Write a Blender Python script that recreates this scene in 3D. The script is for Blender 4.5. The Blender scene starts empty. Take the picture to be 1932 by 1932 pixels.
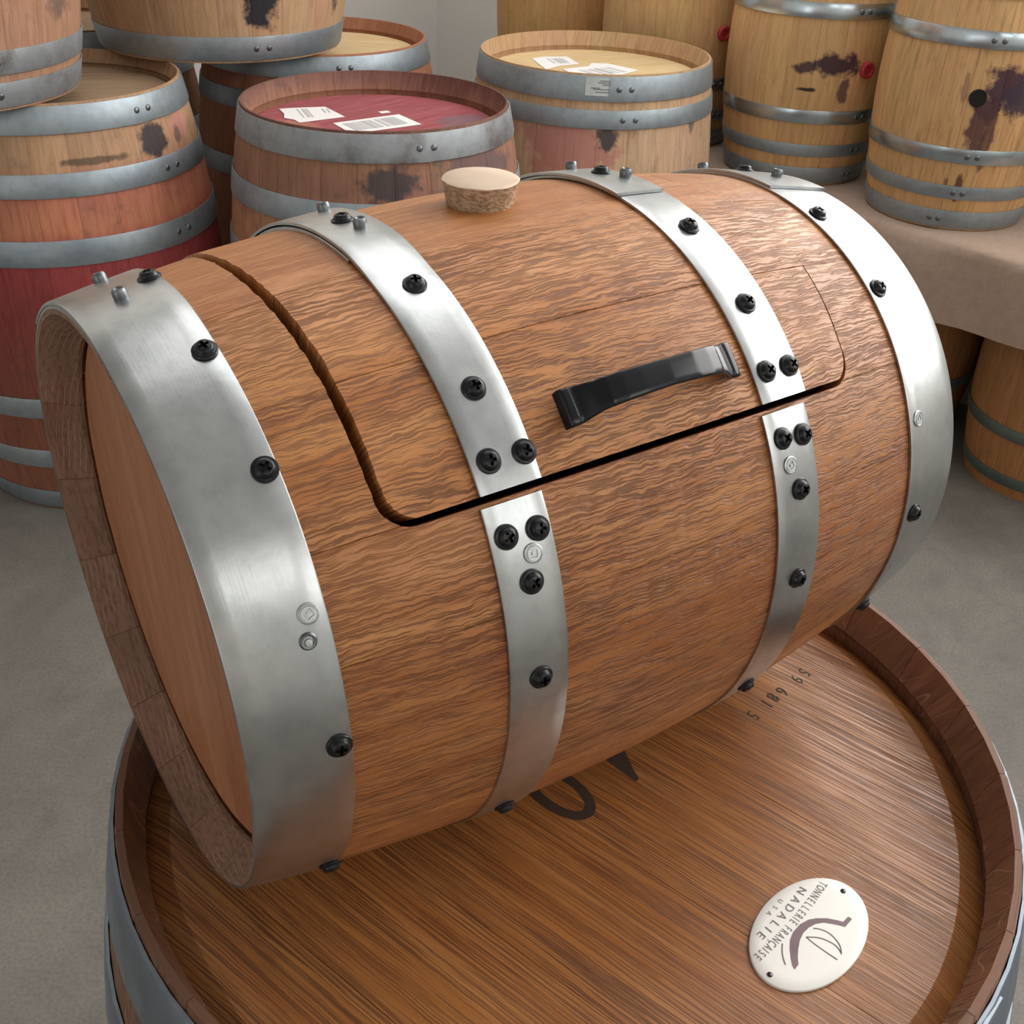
import bpy, math, random
import numpy as np
from math import sin, cos, pi, radians as rad, sqrt
from mathutils import Vector, Matrix
SC = bpy.context.scene
COL = SC.collection
random.seed(7)

# ------------------------------------------------------------------ camera
CX = Vector((0.99908703, 0.02325469, 0.03583742))
CU = Vector((-0.0427212, 0.54383911, 0.83810138))
CF = Vector((0.0, 0.83886724, -0.54433607))
cd = bpy.data.cameras.new('camera'); cam = bpy.data.objects.new('camera', cd); COL.objects.link(cam)
cd.sensor_width = 36; cd.lens = 38.309; cd.clip_start = 0.02; cd.clip_end = 60
cam.matrix_world = Matrix(((CX.x, CU.x, -CF.x, 0), (CX.y, CU.y, -CF.y, 0), (CX.z, CU.z, -CF.z, 1.471), (0, 0, 0, 1)))
SC.camera = cam

# ------------------------------------------------------------------ world, lights, exposure
SC.view_settings.view_transform = 'Standard'; SC.view_settings.look = 'None'
SC.view_settings.gamma = 1; SC.view_settings.use_curve_mapping = False
SC.view_settings.exposure = 0.0
w = bpy.data.worlds.new('world'); SC.world = w; w.use_nodes = True
w.node_tree.nodes['Background'].inputs[0].default_value = (0.8, 0.9, 1, 1)
w.node_tree.nodes['Background'].inputs[1].default_value = 0.4

def area(name, loc, target, sx, sy, power, col=(1, 1, 1)):
    l = bpy.data.lights.new(name, 'AREA'); l.shape = 'RECTANGLE'; l.size = sx; l.size_y = sy
    l.energy = power; l.color = col
    o = bpy.data.objects.new(name, l); COL.objects.link(o); o.location = loc
    d = Vector(target) - Vector(loc)
    o.rotation_euler = d.to_track_quat('-Z', 'Y').to_euler()
    return o
# tall clerestory windows in the right wall, above the stacked casks
area('window_light', (2.42, 1.80, 2.65), (1.42, 0.80, 2.65), 3.6, 1.9, 155, (1.0, 0.985, 0.96))
# open loading door behind the photographer
area('door_light', (-2.1, -2.55, 1.35), (0.3, 1.2, 1.2), 1.1, 1.8, 11, (0.95, 0.98, 1.0))
# smaller high windows behind and to the right of the photographer
area('window_light_behind', (1.5, -2.6, 3.2), (0.0, 0.6, 1.1), 0.9, 0.6, 9, (1, 0.99, 0.97))
area('window_light_side', (3.0, -1.55, 2.7), (0.2, 0.5, 1.1), 1.5, 0.9, 13, (1, 0.99, 0.97))
# skylight
area('skylight', (-0.1, 2.5, 3.95), (-0.1, 2.5, 0), 2.2, 2.2, 36, (1.0, 0.98, 0.96))

# ------------------------------------------------------------------ helpers
def tag(o, label=None, cat=None, group=None, kind=None):
    if label: o['label'] = label
    if cat: o['category'] = cat
    if group: o['group'] = group
    if kind: o['kind'] = kind
    return o

def empty(name, loc, rz=0):
    o = bpy.data.objects.new(name, None); COL.objects.link(o)
    o.location = loc; o.rotation_euler = (0, 0, rz); o.empty_display_size = .1
    return o

def mesh(name, V, Fc, uv=None, mat=None, smooth=True, angle=35):
    me = bpy.data.meshes.new(name)
    me.from_pydata([tuple(map(float, v)) for v in V], [], [tuple(f) for f in Fc])
    if uv is not None:
        l = me.uv_layers.new(name='UVMap')
        idx = np.empty(len(me.loops), dtype=np.int32); me.loops.foreach_get('vertex_index', idx)
        a = np.asarray(uv, dtype=np.float32)[idx]
        l.data.foreach_set('uv', a.ravel())
    if smooth:
        me.polygons.foreach_set('use_smooth', [True] * len(me.polygons))
        me.set_sharp_from_angle(angle=rad(angle))
    if mat: me.materials.append(mat)
    me.update()
    return me

def link(name, me, parent=None, color=None):
    o = bpy.data.objects.new(name, me); COL.objects.link(o)
    if parent: o.parent = parent
    if color: o.color = (*color, 1) if len(color) == 3 else color
    return o

def shell(name, P, Q, UV, mask=None, mat=None, angle=35):
    """solid between two point grids P (outer) and Q (inner); mask picks the quads"""
    n, m = P.shape[:2]
    if mask is None: mask = np.ones((n - 1, m - 1), bool)
    V = []; uv = []; idx = {}; Fc = []
    def vid(layer, i, j):
        k = (layer, i, j)
        if k not in idx:
            idx[k] = len(V); V.append((P if layer == 0 else Q)[i, j]); uv.append(UV[i, j])
        return idx[k]
    # outward orientation test
    i0, j0 = np.argwhere(mask)[0]
    a, b, c = P[i0, j0], P[i0 + 1, j0], P[i0, j0 + 1]
    flip = np.dot(np.cross(b - a, c - a), a - Q[i0, j0]) < 0
    def add(f): Fc.append(f[::-1] if flip else f)
    for i in range(n - 1):
        for j in range(m - 1):
            if not mask[i, j]: continue
            add([vid(0, i, j), vid(0, i + 1, j), vid(0, i + 1, j + 1), vid(0, i, j + 1)])
            add([vid(1, i, j), vid(1, i, j + 1), vid(1, i + 1, j + 1), vid(1, i + 1, j)])
            for (di, dj, e) in ((-1, 0, ((i, j), (i, j + 1))), (1, 0, ((i + 1, j + 1), (i + 1, j))),
                                (0, -1, ((i + 1, j), (i, j))), (0, 1, ((i, j + 1), (i + 1, j + 1)))):
                ii, jj = i + di, j + dj
                if ii < 0 or jj < 0 or ii >= n - 1 or jj >= m - 1 or not mask[ii, jj]:
                    (a0, a1), (b0, b1) = e
                    add([vid(0, a0, a1), vid(0, b0, b1), vid(1, b0, b1), vid(1, a0, a1)])
    return mesh(name, V, Fc, uv, mat, angle=angle)

def lathe(name, rings, n=24, mat=None, angle=35, cap=True):
    """rings: list of (radius or callable(phi), z)"""
    V = []; Fc = []; uv = []
    for (r, z) in rings:
        for k in range(n):
            ph = 2 * pi * k / n; rr = r(ph) if callable(r) else r
            V.append((rr * cos(ph), rr * sin(ph), z)); uv.append((rr * cos(ph), rr * sin(ph) + z))
    for a in range(len(rings) - 1):
        for k in range(n):
            k2 = (k + 1) % n
            Fc.append((a * n + k, a * n + k2, (a + 1) * n + k2, (a + 1) * n + k))
    if cap: Fc.append(tuple((len(rings) - 1) * n + k for k in range(n)))
    return mesh(name, V, Fc, uv, mat, angle=angle)

# ------------------------------------------------------------------ materials
class NT:
    def __init__(s, name):
        s.m = bpy.data.materials.new(name); s.m.use_nodes = True
        s.t = s.m.node_tree; s.b = s.t.nodes['Principled BSDF']
    def n(s, typ, **kw):
        x = s.t.nodes.new(typ)
        for k, v in kw.items():
            if k.startswith('i_'):
                key = k[2:]; key = int(key) if key.isdigit() else key
                x.inputs[key].default_value = v
            else: setattr(x, k, v)
        return x
    def l(s, a, b): s.t.links.new(a, b)
    def math(s, op, a, b=None, c=None, clamp=False):
        x = s.t.nodes.new('ShaderNodeMath'); x.operation = op; x.use_clamp = clamp
        for i, v in enumerate((a, b, c)):
            if v is None: continue
            if isinstance(v, (int, float)): x.inputs[i].default_value = v
            else: s.l(v, x.inputs[i])
        return x.outputs[0]
    def mix(s, f, a, b, mode='MIX'):
        x = s.t.nodes.new('ShaderNodeMix'); x.data_type = 'RGBA'; x.blend_type = mode
        for sock, v in ((x.inputs[0], f), (x.inputs[6], a), (x.inputs[7], b)):
            if isinstance(v, (int, float)): sock.default_value = v
            elif isinstance(v, tuple): sock.default_value = (*v[:3], 1)
            else: s.l(v, sock)
        return x.outputs[2]
    def ramp(s, fac, stops):
        x = s.t.nodes.new('ShaderNodeValToRGB'); cr = x.color_ramp
        while len(cr.elements) < len(stops): cr.elements.new(.5)
        for e, (p, c) in zip(cr.elements, stops):
            e.position = p; e.color = (*c, 1) if isinstance(c, tuple) else (c, c, c, 1)
        s.l(fac, x.inputs[0]); return x.outputs[0]
    def noise(s, vec, scale, detail=3, rough=.55, dist=0, dim='3D', out=0):
        x = s.n('ShaderNodeTexNoise'); x.noise_dimensions = dim
        x.inputs['Scale'].default_value = scale; x.inputs['Detail'].default_value = detail
        x.inputs['Roughness'].default_value = rough; x.inputs['Distortion'].default_value = dist
        if vec is not None: s.l(vec, x.inputs['Vector'])
        return x.outputs[out]
    def comb(s, x=0, y=0, z=0):
        c = s.n('ShaderNodeCombineXYZ')
        for i, v in enumerate((x, y, z)):
            if isinstance(v, (int, float)): c.inputs[i].default_value = v
            else: s.l(v, c.inputs[i])
        return c.outputs[0]
    def bump(s, h, strength, dist):
        x = s.n('ShaderNodeBump'); x.inputs['Strength'].default_value = strength; x.inputs['Distance'].default_value = dist
        s.l(h, x.inputs['Height']); s.l(x.outputs[0], s.b.inputs['Normal']); return x
    def set(s, **kw):
        for k, v in kw.items():
            k = k.replace('_', ' ')
            if isinstance(v, (int, float)): s.b.inputs[k].default_value = v
            elif isinstance(v, tuple): s.b.inputs[k].default_value = (*v[:3], 1)
            else: s.l(v, s.b.inputs[k])

def wood(name, base, light, dark, fu=55, fv=420, streak=.8, rough=.45, wav=.006, bumpd=.0006, bumps=.5, med=.5, stain=None, spec=.5, lo=.36, hi=.5, flecks=0, hf=0, evn=.35, rays=0, rayc=(.5, .3, .2), rayv=1.6):
    """grain along UV.x (metres); colour varied by object colour"""
    N = NT(name)
    uv = N.n('ShaderNodeTexCoord').outputs['UV']
    sp = N.n('ShaderNodeSeparateXYZ'); N.l(uv, sp.inputs[0]); u, v = sp.outputs[0], sp.outputs[1]
    oi = N.n('ShaderNodeObjectInfo'); rnd = N.math('MULTIPLY', oi.outputs['Random'], 37.0)
    # slow waviness of the grain
    wv = N.noise(N.comb(N.math('MULTIPLY', u, 9), N.math('MULTIPLY', v, 16), rnd), 1, 2)
    wv = N.math('MULTIPLY', N.math('SUBTRACT', wv, .5), wav)
    wv2 = N.noise(N.comb(N.math('MULTIPLY', u, 55), N.math('MULTIPLY', v, 60), rnd), 1, 1)
    wv = N.math('ADD', wv, N.math('MULTIPLY', N.math('SUBTRACT', wv2, .5), wav * .35))
    if hf:
        wv3 = N.noise(N.comb(N.math('MULTIPLY', u, 150), N.math('MULTIPLY', v, 110), rnd), 1, 1)
        wv = N.math('ADD', wv, N.math('MULTIPLY', N.math('SUBTRACT', wv3, .5), .0028))
    v2 = N.math('ADD', v, wv)
    st = N.noise(N.comb(N.math('MULTIPLY', u, fu), N.math('MULTIPLY', v2, fv), rnd), 1, 2.5, .6)
    # patches where the streaks fade out (quartersawn areas)
    pm = N.noise(N.comb(N.math('MULTIPLY', u, 7), N.math('MULTIPLY', v, 22), N.math('ADD', rnd, 5.0)), 1, 2)
    pm = N.math('MULTIPLY_ADD', pm, 2.2, -.35, clamp=True)
    lines = N.ramp(st, [(lo, 1.0), (hi, 0.0)])
    lines = N.math('MULTIPLY', N.math('MULTIPLY', lines, oi.outputs['Alpha']), N.math('MULTIPLY_ADD', pm, 1 - evn, evn))
    md = N.noise(N.comb(N.math('MULTIPLY', u, 8), N.math('MULTIPLY', v2, 70), rnd), 1, 3)
    col = N.mix(N.ramp(md, [(.3, 0.0), (.7, 1.0)]), base, light)
    fine = N.noise(N.comb(N.math('MULTIPLY', u, 120), N.math('MULTIPLY', v2, 1400), rnd), 1, 2)
    col = N.mix(N.math('MULTIPLY', N.math('SUBTRACT', fine, .5), med, clamp=True), col, dark)
    col = N.mix(N.math('MULTIPLY', lines, streak), col, dark)
    if flecks:
        fl = N.noise(N.comb(N.math('MULTIPLY', u, 30), N.math('MULTIPLY', v2, 170), N.math('ADD', rnd, 9.0)), 1, 1)
        col = N.mix(N.math('MULTIPLY', N.ramp(fl, [(.6, 0.0), (.7, 1.0)]), flecks), col, light)
    if rays:
        rn = N.noise(N.comb(N.math('MULTIPLY', u, rays), N.math('MULTIPLY', v, rays * rayv), rnd), 1, 0)
        fr = N.math('FRACT', N.math('MULTIPLY', rn, 9))
        if rayv > 5:    # cut rays sweeping along the stave end in near-parallel arcs
            fr = N.math('FRACT', N.math('ADD', N.math('ADD', N.math('MULTIPLY', v, 210), N.math('MULTIPLY', u, 34)), N.math('MULTIPLY', N.noise(N.comb(N.math('MULTIPLY', u, 22), rnd, 0), 1, 1), 1.6)))
        ln = N.math('LESS_THAN', N.math('ABSOLUTE', N.math('SUBTRACT', fr, .5)), .035)
        gate = N.noise(N.comb(N.math('MULTIPLY', u, rays * 2.2), N.math('MULTIPLY', v, rays * 2.2), N.math('ADD', rnd, 3.0)), 1, 1)
        col = N.mix(N.math('MULTIPLY', ln, N.ramp(gate, [(.48, 0.0), (.56, .75)])), col, rayc)
    if stain: col = stain(N, col)
    col = N.mix(1.0, col, oi.outputs['Color'], 'MULTIPLY')
    N.set(Base_Color=col, Roughness=N.math('MULTIPLY_ADD', lines, .2, rough))
    N.b.inputs['Specular IOR Level'].default_value = spec
    N.bump(N.math('SUBTRACT', 1.0, lines), bumps, bumpd)
    return N.m

def steel(name, col, col2, rough=.34, scale=9, metallic=1.0, bumps=.12, aniso=True, rv=.14, brown=None):
    N = NT(name)
    tc = N.n('ShaderNodeTexCoord')
    sp = N.n('ShaderNodeSeparateXYZ'); N.l(tc.outputs['UV'], sp.inputs[0])
    a = N.noise(tc.outputs['Object'], scale, 4, .6)
    b = N.noise(tc.outputs['Object'], scale * 9, 3, .6)
    f = N.ramp(a, [(.3, 0.0), (.72, 1.0)])
    c = N.mix(f, col, col2)
    c = N.mix(N.ramp(b, [(.45, 0.0), (.8, .35)]), c, tuple(x * .6 for x in col))
    if brown:
        g = N.noise(tc.outputs['Object'], scale * .8 + 3, 5, .7)
        c = N.mix(N.ramp(g, [(.5, 0.0), (.72, .8)]), c, brown)
    sc = N.noise(N.comb(N.math('MULTIPLY', sp.outputs[0], 1200), N.math('MULTIPLY', sp.outputs[1], 14), 0), 1, 2)
    N.set(Base_Color=c, Metallic=metallic, Roughness=N.math('ADD', N.math('MULTIPLY_ADD', a, rv, rough - rv / 2), N.math('MULTIPLY', sc, .06)))
    h = N.math('ADD', N.math('MULTIPLY', sc, .25), b)
    N.bump(h, bumps, .0008)
    return N.m

def plain(name, col, rough=.5, metallic=0, var=.0, scale=30, bumps=0, bd=.001):
    N = NT(name)
    tc = N.n('ShaderNodeTexCoord')
    a = N.noise(tc.outputs['Object'], scale, 4, .6)
    c = N.mix(a, tuple(max(0, x * (1 - var)) for x in col), tuple(min(1, x * (1 + var)) for x in col))
    N.set(Base_Color=c, Roughness=rough, Metallic=metallic)
    if bumps: N.bump(a, bumps, bd)
    return N.m

M = {}
M['stave'] = wood('oiled oak staves', (.365, .130, .036), (.50, .222, .078), (.095, .027, .008), fu=48, fv=860, streak=.78, rough=.38, wav=.009, lo=.40, hi=.54, hf=1, bumps=.8)
M['edge'] = wood('sawn stave ends', (.20, .105, .065), (.27, .15, .10), (.08, .035, .02), fu=140, fv=300, streak=.35, rough=.8, flecks=.2, rays=7, rayv=9, rayc=(.55, .34, .23))
M['small_head'] = wood('sanded oak head', (.34, .13, .055), (.43, .19, .09), (.22, .085, .035), fu=14, fv=260, streak=.45, rough=.42, wav=.008, bumps=.2)
M['big_head'] = wood('varnished oak head', (.325, .112, .027), (.45, .188, .055), (.080, .022, .007), fu=11, fv=1000, streak=.82, rough=.33, wav=.003, lo=.42, hi=.54, flecks=.25, evn=.5, spec=.65)
M['big_stave'] = wood('varnished dark staves', (.15, .065, .035), (.22, .10, .055), (.06, .022, .012), fu=30, fv=260, streak=.4, rough=.42, wav=.01, flecks=.2, rays=14, rayc=(.34, .19, .13))
M['plug'] = wood('raw oak bung', (.42, .27, .16), (.56, .40, .27), (.18, .10, .05), fu=260, fv=900, streak=.7, rough=.8, wav=.002, lo=.42, hi=.55, rays=75, rayc=(.66, .50, .36))
M['plug_top'] = plain('sanded bung face', (.66, .51, .38), .7, var=.12, scale=60)
M['hoop'] = steel('bright galvanised hoop', (.42, .445, .455), (.60, .615, .61), .30)
M['bighoop'] = steel('weathered galvanised hoop', (.15, .18, .22), (.30, .34, .38), .45, 7, .75, .25)
M['bghoop'] = steel('dull galvanised hoop', (.25, .30, .34), (.42, .47, .50), .5, 6, .7, .25)
M['bghoop_dirty'] = steel('wine splashed hoop', (.25, .26, .28), (.38, .41, .42), .6, 6, .5, .3, brown=(.10, .07, .06))
M['brighthoop'] = steel('clean galvanised hoop', (.42, .50, .56), (.56, .63, .67), .22, 5, .95, .015, rv=.05)
M['greenhoop'] = steel('grey green hoop', (.12, .15, .14), (.20, .24, .22), .55, 6, .5, .2)
M['black'] = plain('black screw paint', (.008, .009, .011), .3, 0, .3, 40)
M['blackhandle'] = plain('black lacquered handle', (.008, .009, .012), .2, 0, .2, 20)
M['stud'] = plain('dark steel stud', (.17, .18, .19), .38, .9, .35, 90)
M['zinc'] = plain('zinc rivet', (.5, .52, .52), .42, 1, .3, 120, .3)
M['dark'] = plain('hole shade black', (.01, .008, .007), .9)  # black for hole mouths; the shade inside is put into the colour
M['brand'] = plain('burnt brand', (.04, .018, .010), .75, 0, .3, 90)
M['ink'] = plain('grey print', (.16, .15, .155), .6)
M['purple'] = plain('muted purple print', (.20, .13, .15), .6, var=.25, scale=60)
M['enamel'] = plain('white enamel plate', (.86, .85, .80), .35, var=.03, scale=40)
for k_ in ('black', 'blackhandle'): M[k_].node_tree.nodes['Principled BSDF'].inputs['Specular IOR Level'].default_value = .32
M['paper'] = plain('label paper', (.84, .83, .82), .7, var=.05, scale=50)
M['sticker'] = plain('worn foil sticker', (.50, .55, .53), .6, var=.3, scale=40)
M['barink'] = plain('grey label print', (.42, .42, .44), .7)
M['redbung'] = plain('red silicone bung', (.42, .035, .05), .5, var=.2)
# ------------------------------------------------------------------ setting
def structure(name, V, F, mat):
    o = link(name, mesh(name, V, F, None, mat, smooth=False)); o['kind'] = 'structure'; return o

def concrete():
    N = NT('polished concrete')
    p = N.n('ShaderNodeTexCoord').outputs['Object']
    a = N.noise(p, 1.1, 5, .6, .6); b = N.noise(p, 5.5, 5, .65, 1.2); c = N.noise(p, 160, 3)
    col = N.mix(N.ramp(a, [(.35, 0.0), (.65, 1.0)]), (.160, .146, .127), (.222, .206, .180))
    col = N.mix(N.ramp(b, [(.4, 0.0), (.75, .6)]), col, (.105, .095, .085))
    col = N.mix(N.ramp(c, [(.35, .35), (.6, 0.0)]), col, (.07, .065, .06))
    N.set(Base_Color=col, Roughness=N.math('MULTIPLY_ADD', b, .3, .45)); N.bump(c, .15, .001)
    return N.m
M['concrete'] = concrete()
M['wall'] = plain('painted wall', (.86, .84, .80), .8, var=.03, scale=2, bumps=.05)
M['ceil'] = plain('white ceiling', (.42, .42, .42), .9)
def corner(k, t):                                   # room corners, walls at 45 degrees to the view
    return k
A = (-0.385, 4.715); B = (4.597, -0.267); Cc = (0.2, -4.67); D = (-5.0, -0.233 )
D = (A[0] - 4.6, A[1] - 4.6); Cc = (B[0] - 4.6, B[1] - 4.6)
ZC = 4.0
structure('floor', [(A[0], A[1], 0), (D[0], D[1], 0), (Cc[0], Cc[1], 0), (B[0], B[1], 0)], [(0, 1, 2, 3)], M['concrete'])
structure('ceiling', [(A[0], A[1], ZC), (D[0], D[1], ZC), (Cc[0], Cc[1], ZC), (B[0], B[1], ZC)], [(3, 2, 1, 0)], M['ceil'])
def wallm(name, p, q, rows):
    """wall slab from p to q with its own thickness outward"""
    V = []; F = []
    dx, dy = q[0] - p[0], q[1] - p[1]; L = sqrt(dx * dx + dy * dy); nx, ny = dy / L * .12, -dx / L * .12
    cxm, cym = (A[0] + Cc[0]) / 2, (A[1] + Cc[1]) / 2
    if (p[0] + nx - cxm) ** 2 + (p[1] + ny - cym) ** 2 < (p[0] - cxm) ** 2 + (p[1] - cym) ** 2: nx, ny = -nx, -ny
    for (ox, oy) in ((0, 0), (nx, ny)):
        for (a, b) in (p, q):
            for z in rows: V.append((a + ox, b + oy, z))
    return structure(name, V, [(0, 1, 3, 2), (4, 6, 7, 5), (0, 4, 5, 1), (2, 3, 7, 6), (1, 5, 7, 3), (0, 2, 6, 4)], M['wall'])
wallm('wall_left', A, D, (0, ZC)); wallm('wall_right', A, B, (0, ZC))
wallm('wall_back', D, Cc, (0, ZC)); wallm('wall_front', B, Cc, (0, ZC))

# ------------------------------------------------------------------ hardware meshes
def plus(L, wd):
    def f(ph):
        a = (ph + pi / 4) % (pi / 2) - pi / 4
        return min(L / cos(a), wd / max(abs(sin(a)), 1e-4))
    return f
screw_me = lathe('screw_head', [(.0061, 0), (.0062, .0006), (.0058, .0011), (.0049, .0013), (.0046, .0017), (.0044, .0027), (.0038, .0035), (.0031, .0038),
    (plus(.0027, .0008), .0039), (plus(.0025, .0007), .0014)], 48, M['black'], 30)
stud_me = lathe('stud', [(.0035, -.001), (.0038, .0016), (.0037, .0036), (.0031, .0048), (.0024, .0050), (.0018, .0046), (.0015, .0036)], 20, M['stud'], 40)
rivet_me = lathe('rivet', [(.0050, 0), (.0049, .0006), (.0043, .0008), (.0040, .0004), (.0036, .0004), (.0034, .0009), (plus(.0019, .0019), .0009), (plus(.0017, .0017), .0004), (plus(.0009, .0009), .0004), (plus(.0009, .0009), .0009)], 32, M['zinc'], 30)
bgrivet_me = lathe('hoop_rivet', [(.0065, 0), (.0060, .0018), (.0035, .0030)], 12, M['stud'], 60)

# ------------------------------------------------------------------ the small barrel (lying on the big one)
ax = Vector((0.81789011, 0.5753329, 0.00691576)); aa = Vector((-0.57534665, 0.81790967, 0)); bb = Vector((-0.00565647, -0.00397896, 0.99997609))
sc = Vector((-0.00827362, 0.61270171, 1.09525167))
L2 = .2416
def rr(s, T): return (.1906 - .425 * s * s) * (1 + .0015 * cos(2 * T) + .0008 * sin(2 * T) + .0047 * cos(3 * T) + .0055 * sin(3 * T))
BASE = sc - Vector((0, 0, .19))
A_ = np.array(ax); a_ = np.array(aa); b_ = np.array(bb); c_ = np.array(sc - BASE)
def S(s, th, h=0, absr=None):
    """point on the barrel: s along the axis, th degrees from the top towards the camera, h above the hoop surface"""
    T = rad(th + 90); r = (rr(s, T) + h) if absr is None else absr * rr(0, T) / .1906
    return c_ + A_ * s + r * (cos(T) * a_ + sin(T) * b_)
def NRM(s, th):
    T = rad(th + 90); n = Vector(cos(T) * a_ + sin(T) * b_ + .85 * s * A_); return n.normalized()
def frame(s, th, h=0, spin=0):
    n = NRM(s, th); t = Vector(A_); t = (t - n * t.dot(n)).normalized(); k = n.cross(t)
    m = Matrix((t, k, n)).transposed().to_4x4() @ Matrix.Rotation(spin, 4, 'Z')
    m.translation = Vector(S(s, th, h)); return m

keg = empty('wooden_barrel', BASE)
tag(keg, 'small oiled oak barrel lying on its side, with bright hoops, hinged lid and black handle', 'barrel')
lid_root = None
W = .0018  # hoop thickness
# lid outline
TB = 55.3
def interp(x, xs, ys): return float(np.interp(x, xs, ys))
def sl(th):
    v = interp(th, [-65, -10, 3, 12, 20, 30, 48], [-.166, -.166, -.1653, -.1636, -.1625, -.1612, -.1610])
    k = (th - (TB - 5.2)) / 5.2
    if k > 0: v += .017 * (1 - sqrt(max(0, 1 - min(1, k) ** 2)))
    return v
def sr(th):
    v = interp(th, [-65, 0, 6, 13.5, 20, 28, 40, 48.4], [.120, .1262, .137, .1425, .1458, .1473, .1446, .1416])
    k = (th - (TB - 6)) / 6
    if k > 0: v -= .016 * (1 - sqrt(max(0, 1 - min(1, k) ** 2)))
    return v
LT0 = -62.0
def gap_l(th): return interp(th, [-60, -10, 3, 25, 45, 55], [.003, .0035, .0052, .0052, .0048, .0045])
joints = [-49, -30.5, -9, 11, 31.5, 54.6, 72.3, 92, 110, 131, 150, 171, 191, 208.7, 227, 247, 268, 290, 311]
def rin(s):
    a = abs(s)
    if a > .2225: return interp(a, [.2225, L2], [.1515, .1615])
    if a > .2168: return .1560
    if a > .2160: return .1500
    return None
ends = [-L2, -.2402, -.2226, -.2224, -.2169, -.2167, -.2159, -.205, -.195]
noise_edge = [random.uniform(-1, 1) for _ in range(400)]
def jit(th): 
    x = (th + 70) * 2.3; i = int(x) % 398; f = x - int(x)
    return (noise_edge[i] * (1 - f) + noise_edge[i + 1] * f) * .0005
def build_stave(t0, t1, part, idx):
    """part 'body' or 'lid'"""
    g = .035
    if part == 'lid':
        t0c, t1c = max(t0, LT0 + .8), min(t1, TB - 1.1)
    else: t0c, t1c = t0, t1
    if t1c - t0c < .8: return None
    ths = list(np.arange(t0c + g, t1c - g, 1.25)) + [t1c - g]
    if part == 'body':
        for e in (LT0, TB):
            if t0c < e < t1c: ths += [e - .02, e + .02]
        if t0c < TB < t1c + 6: ths += list(np.arange(max(TB - 5.5, t0c + g), min(TB, t1c - g), .4))
    else:
        if t1c > TB - 6: ths += list(np.arange(TB - 6.5, t1c - g, .4))
    ths = sorted(set(round(x, 3) for x in ths))
    tt = .02 if False else .0175
    rows_P = []; rows_Q = []; rows_UV = []
    inl = []
    off = random.uniform(-.00035, .00035)
    for th in ths:
        lidr = LT0 <= th <= TB
        gl = gap_l(th)
        if part == 'body':
            th_e = min(max(th, LT0), TB)
            xl, xr = sl(th_e) + jit(th_e), sr(th_e)
            left = ends + list(np.linspace(-.195, xl, 4)[1:])
            mid = list(np.linspace(xl, xr, 22)[1:])
            right = list(np.linspace(xr, .195, 4)[1:]) + [-e for e in ends[::-1][1:]]
            ss = left + mid + right
            m0, m1 = len(left) - 1, len(left) - 1 + 21
        else:
            xl, xr = sl(min(th + .8, TB)) + gl * 1.0 + jit(th + 11) , sr(min(th + .8, TB)) - .0010
            ss = list(np.linspace(xl, xr, 26)); m0 = m1 = 0
        rp = []; rq = []; ru = []
        edge = min(th - t0, t1 - th)
        for s in ss:
            ho = -W + off
            if part == 'lid': ho += .0009 * min(1, max(0, (.03 - (s - xl)) / .03)) + .0002
            dth = -.0002 if edge < .12 else 0
            rp.append(S(s, th, ho + dth))
            ri = rin(s)
            rq.append(S(s, th, 0, ri) if ri else S(s, th, -W - tt))
            ru.append((s, rad(th) * .19))
        rows_P.append(rp); rows_Q.append(rq); rows_UV.append(ru); inl.append(lidr)
    P = np.array(rows_P); Q = np.array(rows_Q); UV = np.array(rows_UV)
    mask = np.ones((P.shape[0] - 1, P.shape[1] - 1), bool)
    if part == 'body':
        for i in range(len(ths) - 1):
            if inl[i] and inl[i + 1]: mask[i, m0:m1] = False
    if part == 'body' and all(inl):
        ml, mr = mask.copy(), mask.copy(); ml[:, m1:] = False; mr[:, :m0] = False
        return [shell('stave', P, Q, UV, ml, M['stave']), shell('stave', P, Q, UV, mr, M['stave'])]
    return [shell('stave', P, Q, UV, mask, M['stave'])]
tints = {}
lid = None
# lid: its underside frame is the mesh, staves and fittings its children
P = []; Q = []; U = []
for th in np.linspace(LT0 + 1.2, TB - 1.6, 48):
    ss = np.linspace(sl(min(th + .8, TB)) + .006, sr(min(th + .8, TB)) - .002, 12)
    P.append([S(s, th, -W - .0174) for s in ss]); Q.append([S(s, th, -W - .0215) for s in ss]); U.append([(s, rad(th) * .19) for s in ss])
lid = link('lid', shell('lid', np.array(P), np.array(Q), np.array(U), None, M['small_head']), keg, (.7, .6, .55))
for i in range(len(joints)):
    t0 = joints[i]; t1 = joints[i + 1] if i + 1 < len(joints) else joints[0] + 360
    k = random.uniform(.93, 1.07)
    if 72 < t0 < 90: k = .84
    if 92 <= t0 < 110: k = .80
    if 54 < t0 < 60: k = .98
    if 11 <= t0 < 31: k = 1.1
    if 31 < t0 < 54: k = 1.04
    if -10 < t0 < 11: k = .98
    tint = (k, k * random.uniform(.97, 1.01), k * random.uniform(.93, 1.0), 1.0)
    if 72 < t0 < 200: tint = (tint[0], tint[1] * .94, tint[2] * .88, .9)  # lower staves redder and darker; underside shade put into their tint
    if -31 <= t0 < 10: tint = (tint[0] * 1.03, tint[1], tint[2], .45)          # the top staves are sanded nearly plain
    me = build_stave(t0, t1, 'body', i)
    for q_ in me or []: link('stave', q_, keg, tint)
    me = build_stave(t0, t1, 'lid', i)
    for q_ in me or []: link('lid_stave', q_, lid, (tint[0] * 1.02, tint[1] * 1.02, tint[2] * 1.02, tint[3]))

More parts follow.
